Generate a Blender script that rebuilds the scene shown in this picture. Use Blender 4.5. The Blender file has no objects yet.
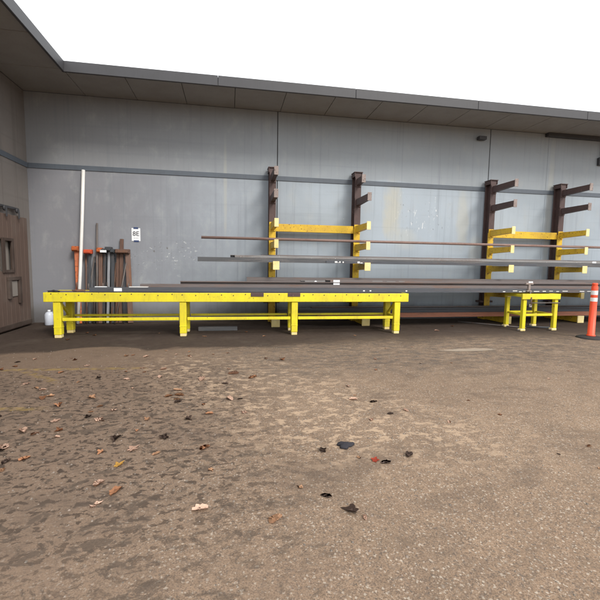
import bpy, bmesh, math, random
from mathutils import Vector, Matrix
random.seed(7)
R = math.radians
scene = bpy.context.scene
C = scene.collection

# ------------------------------------------------------------ camera, sky, sun, exposure
CAM_YAW, CAM_PITCH, CAM_ROLL = 0.17734, 0.09239, 0.01492
cam_d = bpy.data.cameras.new('camera')
cam = bpy.data.objects.new('camera', cam_d); C.objects.link(cam)
cam_d.lens = 23.7; cam_d.sensor_width = 36; cam_d.clip_end = 2000
_c, _s, _cp, _sp = math.cos(CAM_YAW), math.sin(CAM_YAW), math.cos(CAM_PITCH), math.sin(CAM_PITCH)
_r = Vector((_c, -_s, 0)); _f = Vector((_s*_cp, _c*_cp, -_sp)); _u = Vector((_s*_sp, _c*_sp, _cp))
_cr, _sr = math.cos(CAM_ROLL), math.sin(CAM_ROLL)
_x = _cr*_r + _sr*_u; _y = -_sr*_r + _cr*_u; _z = -_f
cam.matrix_world = Matrix(((_x.x,_y.x,_z.x,0),(_x.y,_y.y,_z.y,-10.294),(_x.z,_y.z,_z.z,1.5),(0,0,0,1)))
scene.camera = cam

SUN_EL, SUN_AZ = 40, 30          # degrees; azimuth measured from -Y (the yard) towards +X
world = bpy.data.worlds.new('World'); scene.world = world; world.use_nodes = True
wn, wl = world.node_tree.nodes, world.node_tree.links
wn.clear()
wo = wn.new('ShaderNodeOutputWorld'); bg = wn.new('ShaderNodeBackground'); bg.inputs['Strength'].default_value = 0.10
sky = wn.new('ShaderNodeTexSky'); sky.sky_type = 'NISHITA'; sky.sun_disc = False
sky.sun_elevation = R(SUN_EL); sky.sun_rotation = R(180 - SUN_AZ); sky.dust_density = 3
wt = wn.new('ShaderNodeTexCoord'); wnz = wn.new('ShaderNodeTexNoise'); wnz.inputs['Scale'].default_value = 2.2
wnz.inputs['Detail'].default_value = 5
wl.new(wt.outputs['Generated'], wnz.inputs['Vector'])
wr = wn.new('ShaderNodeValToRGB')
wr.color_ramp.elements[0].position = .3; wr.color_ramp.elements[0].color = (.80,.83,.87,1)
wr.color_ramp.elements[1].position = .7; wr.color_ramp.elements[1].color = (1,1,1,1)
wl.new(wnz.outputs['Fac'], wr.inputs['Fac'])
wm = wn.new('ShaderNodeVectorMath'); wm.operation = 'SCALE'; wm.inputs['Scale'].default_value = 11.5
wl.new(wr.outputs['Color'], wm.inputs[0])
mx = wn.new('ShaderNodeMix'); mx.data_type = 'RGBA'; mx.inputs['Factor'].default_value = .88
wl.new(sky.outputs['Color'], mx.inputs['A']); wl.new(wm.outputs['Vector'], mx.inputs['B'])
wl.new(mx.outputs['Result'], bg.inputs['Color']); wl.new(bg.outputs['Background'], wo.inputs['Surface'])

sd = bpy.data.lights.new('sun', 'SUN'); sd.energy = 1.35; sd.angle = R(18); sd.color = (1, .95, .88)
sun = bpy.data.objects.new('sun', sd); C.objects.link(sun)
_dir = Vector((math.sin(R(SUN_AZ))*math.cos(R(SUN_EL)), -math.cos(R(SUN_AZ))*math.cos(R(SUN_EL)), math.sin(R(SUN_EL))))
sun.rotation_euler = _dir.to_track_quat('Z', 'Y').to_euler(); sun.location = (4,-8,12)
vs = scene.view_settings
vs.view_transform = 'Standard'; vs.look = 'None'; vs.gamma = 1; vs.use_curve_mapping = False
vs.exposure = 0.85
scene.render.resolution_x = scene.render.resolution_y = 1024

# ------------------------------------------------------------ material helpers
class NT:
    def __init__(s, name):
        s.m = bpy.data.materials.new(name); s.m.use_nodes = True
        s.n, s.l = s.m.node_tree.nodes, s.m.node_tree.links
        s.b = s.n['Principled BSDF']
        s.tc = s.n.new('ShaderNodeTexCoord')
        s.geo = s.n.new('ShaderNodeNewGeometry')
        s.pos = s.geo.outputs['Position']
    def map(s, scale=(1,1,1), loc=(0,0,0), src=None):
        m = s.n.new('ShaderNodeMapping'); m.inputs['Scale'].default_value = scale; m.inputs['Location'].default_value = loc
        s.l.new(src or s.tc.outputs['Object'], m.inputs['Vector']); return m.outputs['Vector']
    def noise(s, vec, scale=1, detail=4, rough=.55, dist=0):
        t = s.n.new('ShaderNodeTexNoise'); t.inputs['Scale'].default_value = scale; t.inputs['Detail'].default_value = detail
        t.inputs['Roughness'].default_value = rough; t.inputs['Distortion'].default_value = dist
        s.l.new(vec, t.inputs['Vector']); return t.outputs['Fac']
    def vor(s, vec, scale=1, out='Distance', rnd=1):
        t = s.n.new('ShaderNodeTexVoronoi'); t.inputs['Scale'].default_value = scale; t.inputs['Randomness'].default_value = rnd
        s.l.new(vec, t.inputs['Vector']); return t.outputs[out]
    def ramp(s, fac, a, b, lo=0., hi=1.):
        t = s.n.new('ShaderNodeMapRange'); t.interpolation_type = 'SMOOTHSTEP'
        t.inputs['From Min'].default_value = a; t.inputs['From Max'].default_value = b
        t.inputs['To Min'].default_value = lo; t.inputs['To Max'].default_value = hi
        s.l.new(fac, t.inputs['Value']); return t.outputs['Result']
    def mix(s, fac, a, b, mode='MIX'):
        t = s.n.new('ShaderNodeMix'); t.data_type = 'RGBA'; t.blend_type = mode; t.clamp_factor = True
        for k, v in (('Factor', fac), ('A', a), ('B', b)):
            if isinstance(v, (int, float)): t.inputs[k].default_value = v if k == 'Factor' else (v,v,v,1)
            elif isinstance(v, tuple): t.inputs[k].default_value = (*v[:3], 1)
            else: s.l.new(v, t.inputs[k])
        return t.outputs['Result']
    def math(s, op, a, b=0., c=None):
        t = s.n.new('ShaderNodeMath'); t.operation = op
        for i, v in enumerate((a, b, c)):
            if v is None: continue
            if isinstance(v, (int, float)): t.inputs[i].default_value = v
            else: s.l.new(v, t.inputs[i])
        return t.outputs[0]
    def sep(s, vec):
        t = s.n.new('ShaderNodeSeparateXYZ'); s.l.new(vec, t.inputs[0]); return t.outputs
    def box(s, x, a, b, soft):   # soft window a..b
        return s.math('MULTIPLY', s.ramp(x, a-soft, a+soft), s.ramp(x, b-soft, b+soft, 1, 0))
    def out(s, col, rough=.6, bump=None, strength=.3, dist=.01, metal=0, spec=.4):
        if isinstance(col, tuple): s.b.inputs['Base Color'].default_value = (*col, 1)
        else: s.l.new(col, s.b.inputs['Base Color'])
        if isinstance(rough, (int, float)): s.b.inputs['Roughness'].default_value = rough
        else: s.l.new(rough, s.b.inputs['Roughness'])
        s.b.inputs['Metallic'].default_value = metal
        s.b.inputs['Specular IOR Level'].default_value = spec
        if bump is not None:
            t = s.n.new('ShaderNodeBump'); t.inputs['Strength'].default_value = strength; t.inputs['Distance'].default_value = dist
            s.l.new(bump, t.inputs['Height']); s.l.new(t.outputs['Normal'], s.b.inputs['Normal'])
        return s.m

def paint_mat(name, col, chip=(.10,.05,.03), amount=.5, dirt=(.25,.2,.12), rough=.45, scale=9, dirt_amt=.35):
    t = NT(name); p = t.pos
    n1 = t.noise(p, scale*2.2, 6, .7); n2 = t.noise(p, 2.3, 5, .6); n3 = t.noise(t.map((1,1,.25), src=p), 22, 4)
    base = t.mix(t.ramp(n2, .35, .75, 0, dirt_amt), col, dirt)
    base = t.mix(t.ramp(n3, .5, .8, 0, dirt_amt), base, dirt)
    a = .72 - .16*amount
    cm = t.ramp(n1, a, a+.03)
    base = t.mix(cm, base, chip)
    return t.out(base, t.ramp(cm, 0, 1, rough, .85), t.math('SUBTRACT', n3, cm), .15, .004)

def steel_mat(name, a, b, amount=.5, axis=0, rough=.6, fleck=0.):
    t = NT(name); p = t.pos
    sc = (.35,3,3) if axis == 0 else (3,3,.35)
    n1 = t.noise(t.map(sc, src=p), 3, 6, .65, .4); n2 = t.noise(p, 30, 4, .7)
    n3 = t.noise(t.map((.6,9,9) if axis == 0 else (9,9,.6), src=p), 4, 4)
    mask = t.ramp(t.math('ADD', t.math('MULTIPLY', n1, .75), t.math('MULTIPLY', n2, .25)), .62-.3*amount, .78-.3*amount)
    col = t.mix(mask, a, b)
    col = t.mix(t.ramp(n3, .4, .8, 0, .5), col, (a[0]*.45, a[1]*.45, a[2]*.45))
    if fleck: col = t.mix(t.ramp(t.noise(p, 26, 3, .6), .72-fleck*.1, .74-fleck*.1), col, (.6,.6,.58))
    return t.out(col, t.ramp(mask, 0, 1, rough, .85), n2, .3, .003, metal=0.0, spec=.4)

# concrete wall --------------------------------------------------
def wall_material(name, side=False):
    t = NT(name); p = t.pos; X, Y, Z = t.sep(p)[0:3]
    H = X if not side else Y
    big = t.noise(t.map((.35,.35,.5), src=p), 1.0, 4, .5)
    mid = t.noise(t.map((1.2,1.2,.8), src=p), 2.2, 6, .65, .3)
    fine = t.noise(p, 22, 5, .65)
    streak = t.noise(t.map((5,5,.14), src=p), 1.6, 6, .62)
    streak2 = t.noise(t.map((16,16,.22), (3,1,0), src=p), 1.3, 4, .6)
    boards = t.noise(t.map((.25,.25,9), src=p), 1.0, 3, .5)
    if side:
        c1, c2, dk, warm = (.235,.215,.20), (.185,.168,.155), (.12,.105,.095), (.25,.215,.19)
    else:
        c1, c2, dk, warm = (.385,.44,.49), (.315,.36,.40), (.19,.21,.235), (.39,.40,.39)
    col = t.mix(t.ramp(big, .35, .65), c1, c2)
    if not side:   # left end painted greyer and darker for the side wall's shade, rest bluish
        g = t.ramp(t.math('ADD', H, t.math('MULTIPLY', t.math('SUBTRACT', mid, .5), 3.)), -4.0, 3.2, 1, 0)
        col = t.mix(t.math('MULTIPLY', g, .95), col, (.225,.227,.247))
        up = t.ramp(t.math('ADD', Z, t.math('MULTIPLY', t.math('SUBTRACT', big, .5), .8)), 3.60, 3.72)
        col = t.mix(t.math('MULTIPLY', up, .5), col, (.285,.30,.305))
        for cx_, cz, w, h, am in ((4.35, 2.95, .28, .9, .75), (4.75,2.2,.4,.3,.35), (6.45, 2.8, .22, .9, .5), (-.1, 3.4, .05, 1.3, .35), (9.2, 3.0, .12, 2.2, .35), (6.9,1.9,.25,.5,.35)):
            dx = t.math('MULTIPLY', t.math('SUBTRACT', X, cx_), 1/w); dz = t.math('MULTIPLY', t.math('SUBTRACT', Z, cz), 1/h)
            r = t.math('ADD', t.math('MULTIPLY', dx, dx), t.math('MULTIPLY', dz, dz))
            r = t.math('ADD', r, t.math('MULTIPLY', t.math('SUBTRACT', mid, .5), 2.6))
            col = t.mix(t.math('MULTIPLY', t.ramp(r, .1, 1.3, 1, 0), am), col, (.46,.45,.38))
    col = t.mix(t.ramp(mid, .5, .78, 0, .45), col, warm)
    col = t.mix(t.ramp(streak, .52, .74, 0, .4), col, dk)
    col = t.mix(t.ramp(streak2, .58, .74, 0, .32), col, dk)
    col = t.mix(t.ramp(boards, .56, .70, 0, .16), col, dk)
    col = t.mix(t.ramp(fine, .60, .76, 0, .25), col, (.12,.12,.12))
    col = t.mix(t.ramp(t.noise(p, 41, 3, .7), .66, .74, 0, .35), col, (.5,.5,.5))
    # darker and browner towards the ground
    low = t.ramp(t.math('ADD', Z, t.math('MULTIPLY', mid, -.5)), -.25, .35, 1, 0)
    col = t.mix(t.math('MULTIPLY', low, .75), col, (.07,.06,.052))
    if not side:
        for (x0, x1, z0, z1, sc, th, am) in ((-2.0,-.8,1.5,2.0,(7,7,11),.655,.6), (4.5,6.0,2.35,3.4,(9,9,4),.675,.7), (-3.4,-1.0,1.2,1.7,(8,8,10),.68,.4), (1.6,3.2,1.5,2.9,(8,8,5),.72,.6)):
            w = t.math('MULTIPLY', t.box(X, x0, x1, .25), t.box(Z, z0, z1, .2))
            n = t.noise(t.map(sc, (x0,2,z0), src=p), 1.3, 5, .6, .8)
            col = t.mix(t.math('MULTIPLY', t.math('MULTIPLY', t.ramp(n, th-.03, th+.01), w), am), col, (.70,.71,.70))
            n = t.noise(t.map(sc, (x0+9,5,z0), src=p), 1.8, 4, .6, .5)
            col = t.mix(t.math('MULTIPLY', t.math('MULTIPLY', t.ramp(n, th-.02, th+.01), w), .8), col, (.13,.12,.11))
    h = t.math('ADD', t.math('MULTIPLY', fine, .5), t.math('ADD', t.math('MULTIPLY', mid, .5), t.math('MULTIPLY', boards, .5)))
    return t.out(col, .78, h, .25, .012, spec=.3)

# ground ---------------------------------------------------------
def ground_material():
    t = NT('yard_asphalt'); p = t.pos; X, Y, Z = t.sep(p)[0:3]
    n_big = t.noise(p, .35, 4, .55); n_mid = t.noise(p, 1.4, 6, .62, .4); n_f = t.noise(p, 9, 5, .65); n_ff = t.noise(p, 60, 3, .7)
    grain = t.vor(p, 190, 'Color'); gv = t.sep(grain)[0]
    grain2 = t.vor(p, 105, 'Color'); gv2 = t.sep(grain2)[1]
    tan = t.mix(t.ramp(n_big, .35, .65), (.245,.170,.115), (.285,.200,.135))
    tan = t.mix(t.ramp(n_mid, .45, .7, 0, .55), tan, (.175,.122,.085))
    # open aggregate with dust between the stones
    col = t.mix(t.ramp(gv, .60, .80, 0, .75), tan, (.12,.088,.066))
    col = t.mix(t.ramp(gv, .18, .05, 0, .6), col, (.36,.285,.215))
    col = t.mix(t.ramp(gv2, .93, .96, 0, .8), col, (.42,.36,.29))
    col = t.mix(t.ramp(gv2, .02, .10, .6, 0), col, (.09,.078,.068))
    col = t.mix(t.ramp(n_f, .5, .72, 0, .45), col, (.13,.097,.07))
    col = t.mix(t.ramp(t.sep(t.vor(p, 70, 'Color'))[2], .86, .98, 0, .35), col, (.12,.10,.085))
    col = t.mix(t.ramp(t.noise(t.map((1,1,1),(4,4,0),src=p), 3.1, 7, .75), .52, .66, 0, .35), col, (.15,.11,.078))
    # smoother silt on the left
    left = t.ramp(t.math('ADD', X, t.math('MULTIPLY', t.math('SUBTRACT', n_mid, .5), 2.5)), -1.6, 1.0, 1, 0)
    silt = t.mix(t.ramp(n_ff, .4, .7, 0, .4), (.170,.120,.088), (.125,.089,.067))
    col = t.mix(t.math('MULTIPLY', left, .75), col, silt)
    # dark blots
    bl = t.noise(t.map((.85,1.1,1), src=p), 17, 4, .6, .35)
    bl2 = t.noise(t.map((.8,1.2,1), (5,3,0), src=p), 6.5, 7, .72, .8)
    reg = t.math('MULTIPLY', t.ramp(t.math('ADD', X, t.math('MULTIPLY', n_big, 1.6)), .2, 1.9, 1, 0), t.math('MULTIPLY', t.ramp(Y, -4.9, -4.0, 1, 0), t.ramp(Y, -9.2, -7.6)))
    bm = t.ramp(bl, .535, .585)
    col = t.mix(t.math('MULTIPLY', t.math('MULTIPLY', bm, reg), .85), col, (.050,.037,.029))
    reg2 = t.math('MULTIPLY', t.ramp(t.math('ADD', X, t.math('MULTIPLY', n_big, 3)), 1.0, 2.6, 1, 0), t.ramp(t.math('ADD', Y, n_mid), -5.4, -4.4, 1, 0))
    col = t.mix(t.math('MULTIPLY', t.math('MULTIPLY', t.ramp(bl2, .52, .58), reg2), .7), col, (.078,.060,.047))
    film = t.noise(t.map((.9,1.2,1), (2,9,0), src=p), 8, 7, .72, .25)
    freg = t.math('MULTIPLY', t.box(t.math('ADD', X, t.math('MULTIPLY', t.math('ADD', Y, 5.), .55)), -.9, 1.2, .7), t.box(Y, -7.6, -4.0, .6))
    col = t.mix(t.math('MULTIPLY', t.math('MULTIPLY', t.ramp(film, .52, .57), freg), .9), col, (.41,.30,.205))
    wet = t.noise(t.map((1,1.6,1), (7,1,0), src=p), 1.1, 6, .7, .6)
    col = t.mix(t.math('MULTIPLY', t.ramp(wet, .50, .64), .4), col, (.105,.078,.06))
    # grey worn band with pale streaks, centre and right
    wv = t.noise(t.map((1.0,1.7,1), src=p), 4.6, 7, .74, .3)
    band = t.box(t.math('ADD', Y, t.math('MULTIPLY', t.math('SUBTRACT', n_mid, .5), 1.2)), -5.2, -2.6, .6)
    band = t.math('MULTIPLY', band, t.ramp(X, -1.2, .8))
    col = t.mix(t.math('MULTIPLY', t.math('MULTIPLY', t.ramp(wv, .42, .62), band), .75), col, (.10,.085,.073))
    col = t.mix(t.math('MULTIPLY', t.math('MULTIPLY', t.ramp(wv, .40, .33), band), .8), col, (.38,.315,.245))
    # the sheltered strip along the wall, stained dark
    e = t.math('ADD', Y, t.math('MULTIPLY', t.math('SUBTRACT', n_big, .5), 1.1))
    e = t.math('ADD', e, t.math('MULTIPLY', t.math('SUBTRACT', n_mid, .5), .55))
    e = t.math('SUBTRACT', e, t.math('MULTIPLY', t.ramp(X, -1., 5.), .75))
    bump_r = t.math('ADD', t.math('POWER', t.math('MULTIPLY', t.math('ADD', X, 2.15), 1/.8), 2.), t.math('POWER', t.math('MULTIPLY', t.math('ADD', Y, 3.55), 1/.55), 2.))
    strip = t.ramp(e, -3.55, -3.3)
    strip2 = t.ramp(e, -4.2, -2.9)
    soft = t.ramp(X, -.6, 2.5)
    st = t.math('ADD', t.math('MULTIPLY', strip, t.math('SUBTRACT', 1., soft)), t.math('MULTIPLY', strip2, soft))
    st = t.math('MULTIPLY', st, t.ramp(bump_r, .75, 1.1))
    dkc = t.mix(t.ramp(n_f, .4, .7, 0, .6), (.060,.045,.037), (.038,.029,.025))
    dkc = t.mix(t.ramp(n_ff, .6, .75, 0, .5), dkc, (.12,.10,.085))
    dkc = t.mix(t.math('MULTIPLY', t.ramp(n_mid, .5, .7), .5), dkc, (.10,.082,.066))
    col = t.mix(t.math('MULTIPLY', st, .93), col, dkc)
    # pale patch and faded yellow paint
    def ell(cx_, cy, rx, ry, colr, am, c):
        r = t.math('ADD', t.math('POWER', t.math('ABSOLUTE', t.math('MULTIPLY', t.math('ADD', X, -cx_), 1/rx)), 2.), t.math('POWER', t.math('ABSOLUTE', t.math('MULTIPLY', t.math('ADD', Y, -cy), 1/ry)), 2.))
        r = t.math('ADD', r, t.math('MULTIPLY', t.math('SUBTRACT', n_f, .5), 1.4))
        return t.mix(t.math('MULTIPLY', t.ramp(r, .5, 1.2, 1, 0), am), c, colr)
    col = ell(4.25, -3.95, .55, .11, (.40,.335,.26), .65, col)
    def line(x0, y0, x1, y1, w, am, c):
        L = math.hypot(x1-x0, y1-y0); dx, dy = (x1-x0)/L, (y1-y0)/L
        rx, ry = t.math('ADD', X, -x0), t.math('ADD', Y, -y0)
        al = t.math('ADD', t.math('MULTIPLY', rx, dx), t.math('MULTIPLY', ry, dy))
        ac = t.math('ABSOLUTE', t.math('ADD', t.math('MULTIPLY', rx, -dy), t.math('MULTIPLY', ry, dx)))
        m = t.math('MULTIPLY', t.ramp(ac, w*.5, w*.7, 1, 0), t.box(al, 0, L, .15))
        m = t.math('MULTIPLY', m, t.ramp(n_f, .38, .6))
        return t.mix(t.math('MULTIPLY', m, am), c, (.36,.24,.06))
    col = line(-4.3,-4.35,-1.2,-4.55,.09,.42,col)
    col = line(-2.75,-4.5,-2.1,-5.1,.09,.3,col)
    col = line(-3.3,-5.95,-1.9,-6.02,.09,.38,col)
    h = t.math('ADD', t.math('MULTIPLY', gv, .7), t.math('ADD', t.math('MULTIPLY', n_f, 1.8), t.math('MULTIPLY', gv2, .6)))
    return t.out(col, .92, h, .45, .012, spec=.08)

M = {}
M['wall'] = wall_material('painted_concrete')
M['side_wall'] = wall_material('brown_grey_concrete', True)  # browner, darker set of the wall colours
M['ground'] = ground_material()
M['trim'] = paint_mat('slate_trim_paint', (.105,.125,.15), (.35,.36,.37), .12, (.07,.075,.085), .5, dirt_amt=.3)
M['joint'] = NT('joint_sealant').out((.05,.05,.052), .9)
M['soffit'] = paint_mat('soffit_paint', (.30,.29,.275), (.2,.15,.1), .2, (.2,.18,.16), .7)
M['roof_dark'] = paint_mat('dark_flashing', (.055,.055,.06), (.12,.09,.07), .2, (.04,.04,.04), .5)
M['yellow'] = paint_mat('bench_yellow', (.78,.67,.025), (.20,.12,.05), .45, (.42,.33,.05), .42, 9, .5)
M['rack_yellow'] = paint_mat('rack_yellow', (.70,.46,.03), (.16,.075,.035), .75, (.42,.24,.04), .5, 8, .55)
M['cream'] = paint_mat('worn_end_yellow', (.80,.68,.34), (.42,.26,.07), .55, (.66,.48,.14), .6, 11, .6)
M['brown'] = paint_mat('rack_brown', (.085,.052,.048), (.18,.11,.09), .6, (.05,.032,.03), .6, 9, .5)
M['brown_end'] = paint_mat('worn_brown_end', (.30,.25,.23), (.09,.055,.045), .9, (.17,.12,.10), .65, 14, .5)
M['mill'] = steel_mat('mill_scale_steel', (.155,.155,.16), (.18,.135,.12), .35)
M['mill_dark'] = steel_mat('dark_blue_steel', (.075,.080,.092), (.12,.10,.095), .35)
M['rusty'] = steel_mat('rusting_steel', (.15,.128,.122), (.185,.125,.10), .5)
M['mill_grey'] = steel_mat('scuffed_grey_steel', (.085,.087,.092), (.15,.14,.135), .45)
M['red_rust'] = steel_mat('red_rust_steel', (.27,.105,.06), (.19,.10,.07), .5)
M['pale_steel'] = steel_mat('pale_grey_steel', (.24,.235,.23), (.19,.155,.14), .45, fleck=.3)
M['pipe'] = steel_mat('pinkish_rusty_pipe', (.24,.16,.135), (.17,.10,.08), .5)
M['hollow_shade'] = NT('hollow_end_shade').out((.012,.012,.013), .95)  # black stands in for the shade inside an open tube
M['rod'] = steel_mat('upright_steel', (.14,.12,.11), (.18,.11,.08), .4, 2)
M['dkbar'] = steel_mat('upright_dark_steel', (.05,.055,.062), (.11,.075,.06), .4, 2)
M['silver'] = steel_mat('upright_pale_steel', (.30,.31,.33), (.2,.19,.18), .3, 2)
M['rust_up'] = steel_mat('upright_rust', (.13,.075,.055), (.20,.10,.06), .5, 2)
M['orange'] = paint_mat('orange_paint', (.55,.13,.03), (.12,.06,.04), .9, (.28,.09,.04), .5, 9, .5)
M['red_orange'] = paint_mat('red_orange_paint', (.62,.085,.03), (.15,.05,.03), .5, (.3,.08,.04), .5)
M['white'] = paint_mat('white_paint', (.80,.79,.76), (.35,.33,.3), .2, (.55,.53,.48), .5, 9, .3)
M['paper'] = NT('white_paper').out((.82,.84,.86), .7)
M['tape'] = NT('blue_tape').out((.035,.06,.15), .5)
M['ink'] = NT('black_ink').out((.03,.03,.035), .7)
M['ink_grey'] = NT('grey_ink').out((.35,.36,.38), .7)
M['plastic'] = NT('milky_plastic').out((.60,.64,.72), .35)
M['cone'] = NT('orange_plastic').out((.80,.085,.03), .42)
M['reflect'] = NT('reflective_white').out((.80,.78,.76), .35)
M['rubber'] = paint_mat('black_rubber', (.022,.022,.022), (.08,.07,.06), .5, (.05,.045,.04), .75)
M['cord'] = NT('grey_cord').out((.22,.20,.19), .8)
def wood_mat(name, a, b):
    t = NT(name); p = t.pos
    n = t.noise(t.map((2,14,.8), src=p), 2.2, 6, .65, .5); n2 = t.noise(p, 1.5, 4)
    bd = t.sep(t.vor(t.map((0,6.2,0), src=p), 1, 'Color', 0))[0]
    col = t.mix(n, a, b); col = t.mix(t.ramp(bd, 0, 1, 0, .45), col, (a[0]*.6, a[1]*.6, a[2]*.6))
    col = t.mix(t.ramp(n2, .45, .7, 0, .4), col, (.16,.13,.11))
    return t.out(col, .8, n, .3, .006)
M['wood'] = wood_mat('weathered_door_wood', (.150,.100,.078), (.085,.058,.047))
M['wood_dark'] = wood_mat('dark_framing_wood', (.07,.045,.035), (.04,.028,.022))
M['board'] = NT('dull_board').out((.24,.215,.19), .8)
def leaf_mat(name, a, b):
    t = NT(name); n = t.noise(t.tc.outputs['Object'], 35, 4, .6); return t.out(t.mix(t.ramp(n, .35, .65), a, b), .75)
M['leaf_tan'] = leaf_mat('dry_leaf_tan', (.46,.27,.15), (.30,.15,.08))
M['leaf_pale'] = leaf_mat('dry_leaf_pale', (.62,.44,.33), (.45,.27,.19))
M['leaf_orange'] = leaf_mat('dry_leaf_orange', (.42,.20,.095), (.27,.12,.06))
M['leaf_dark'] = leaf_mat('dry_leaf_dark', (.085,.05,.035), (.05,.03,.022))
M['leaf_red'] = leaf_mat('red_leaf', (.50,.075,.03), (.33,.05,.03))
M['leaf_yellow'] = leaf_mat('yellow_leaf', (.62,.40,.08), (.5,.25,.06))
M['cloth_dark'] = NT('dark_cloth').out((.022,.020,.025), .8)
M['stone'] = leaf_mat('pebble_stone', (.26,.21,.17), (.13,.11,.09))

# ------------------------------------------------------------ geometry helpers
def link(name, me, mat, parent=None):
    if not isinstance(mat, (list, tuple)): mat = [mat]
    for m in mat: me.materials.append(m)
    o = bpy.data.objects.new(name, me); C.objects.link(o)
    if parent is not None: o.parent = parent
    return o
class MB:
    def __init__(s): s.bm = bmesh.new(); s.mi = 0
    def _tag(s, geom):
        for f in geom:
            if isinstance(f, bmesh.types.BMFace): f.material_index = s.mi
    def box(s, x0, x1, y0, y1, z0, z1, bev=.004, mat=None):
        r = bmesh.ops.create_cube(s.bm, size=1)
        m = Matrix.Translation(((x0+x1)/2, (y0+y1)/2, (z0+z1)/2)) @ Matrix.Diagonal((x1-x0, y1-y0, z1-z0, 1))
        bmesh.ops.transform(s.bm, matrix=m, verts=r['verts'])
        vs_ = r['verts']
        fs = list({f for v in vs_ for f in v.link_faces}); s._tag(fs)
        if bev:
            es = list({e for v in vs_ for e in v.link_edges})
            q = bmesh.ops.bevel(s.bm, geom=es, offset=min(bev, .3*min(x1-x0, y1-y0, z1-z0)), segments=1, affect='EDGES')
            vs_ = list({v for f in q['faces'] for v in f.verts} | {v for v in vs_ if v.is_valid}); s._tag(q['faces'])
        if mat is not None: bmesh.ops.transform(s.bm, matrix=mat, verts=vs_)
        return s
    def bar(s, a, b, w, d, bev=.003, twist=0):      # rectangular bar from a to b
        a, b = Vector(a), Vector(b); L = (b-a).length
        q = (b-a).to_track_quat('Z', 'Y').to_matrix().to_4x4()
        return s.box(-w/2, w/2, -d/2, d/2, 0, L, bev, Matrix.Translation(a) @ q @ Matrix.Rotation(twist, 4, 'Z'))
    def tube(s, pts, r, seg=12, caps=True):
        pts = [Vector(p) for p in pts]; rings = []
        rad = r if isinstance(r, (list, tuple)) else [r]*len(pts)
        for i, p in enumerate(pts):
            d = (pts[min(i+1, len(pts)-1)] - pts[max(i-1, 0)]).normalized()
            ref = Vector((0,0,1)) if abs(d.z) < .9 else Vector((1,0,0))
            u = d.cross(ref).normalized(); v = d.cross(u).normalized()
            rings.append([s.bm.verts.new(p + (u*math.cos(t)+v*math.sin(t))*rad[i]) for t in [2*math.pi*k/seg for k in range(seg)]])
        for a, b in zip(rings, rings[1:]):
            for k in range(seg):
                f = s.bm.faces.new((a[k], a[(k+1)%seg], b[(k+1)%seg], b[k])); f.smooth = True; f.material_index = s.mi
        if caps:
            for ring in (rings[0], rings[-1]):
                f = s.bm.faces.new(ring); f.material_index = s.mi
        return s
    def profile(s, poly, x0, x1, sag=0, n=10, ends=True):    # (y,z) polygon swept along x, ends capped
        rings = []
        for i in range(n+1):
            t = i/n; x = x0+(x1-x0)*t; dz = -sag*4*t*(1-t)
            rings.append([s.bm.verts.new((x, y, z+dz)) for y, z in poly])
        k = len(poly)
        for a, b in zip(rings, rings[1:]):
            for j in range(k):
                f = s.bm.faces.new((a[j], a[(j+1)%k], b[(j+1)%k], b[j])); f.material_index = s.mi
        if ends:
            for ring in (rings[0], rings[-1]):
                f = s.bm.faces.new(ring); f.material_index = s.mi
        return s
    def build(s, name, mat, parent=None, loc=None):
        bmesh.ops.recalc_face_normals(s.bm, faces=s.bm.faces)
        me = bpy.data.meshes.new(name); s.bm.to_mesh(me); s.bm.free()
        o = link(name, me, mat, parent)
        if loc: o.location = loc
        return o
def tag(o, label=None, cat=None, group=None, kind=None):
    if label: o['label'] = label
    if cat: o['category'] = cat
    if group: o['group'] = group
    if kind: o['kind'] = kind
    return o
def thing(name, label, cat, loc=(0,0,0), rz=0, group=None):
    o = bpy.data.objects.new(name, None); C.objects.link(o); o.location = loc; o.rotation_euler.z = rz
    o.empty_display_size = .1
    return tag(o, label, cat, group)

# ------------------------------------------------------------ ground
b = MB(); S = 400
xs = [-S,-40,-12,14,40,S]; ys = [-S,-60,-14,2,40,S]
vv = [[b.bm.verts.new((x,y,0)) for x in xs] for y in ys]
for j in range(len(ys)-1):
    for i in range(len(xs)-1): b.bm.faces.new((vv[j][i], vv[j][i+1], vv[j+1][i+1], vv[j+1][i]))
g = b.build('ground', M['ground']); tag(g, kind='structure')

# ------------------------------------------------------------ warehouse: back wall, side wall, trim, eave, plank door
XL = -4.58; XR = 24.0; ZT = 5.30
bld = thing('warehouse', 'grey concrete warehouse corner with dark trim rail and overhanging eave', 'building', (0,0,0))
b = MB()
joints = [1.207, 7.18, 13.2, 19.2]
e = [XL-.25] + joints + [XR]
for a0, a1 in zip(e, e[1:]): b.box(a0 + (.011 if a0 != e[0] else 0), a1 - (.011 if a1 != e[-1] else 0), 0, .22, -.1, ZT-.004, .006)
b.build('wall', M['wall'], bld)
for j in joints:
    b = MB(); b.box(j-.0108, j+.0108, .014, .2, -.1, ZT-.01, 0); b.build('wall_joint', M['joint'], bld)
b = MB(); b.box(9.035, 9.075, -.008, -.0002, .0, ZT-.006, .002); b.build('cover_strip', M['wall'], bld)
YL = -9.0
b = MB(); b.box(XL-.22, XL, YL, -.0005, -.1, ZT-.004, .006); b.build('side_wall', M['side_wall'], bld)
ZS0, ZS1 = 3.60, 3.712
b = MB(); b.box(XL+.022, XR, -.02, -.0006, ZS0, ZS1, .003); b.box(XL+.0006, XL+.02, YL+.02, -.021, ZS0, ZS1, .003)
b.build('trim_rail', M['trim'], bld)
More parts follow.
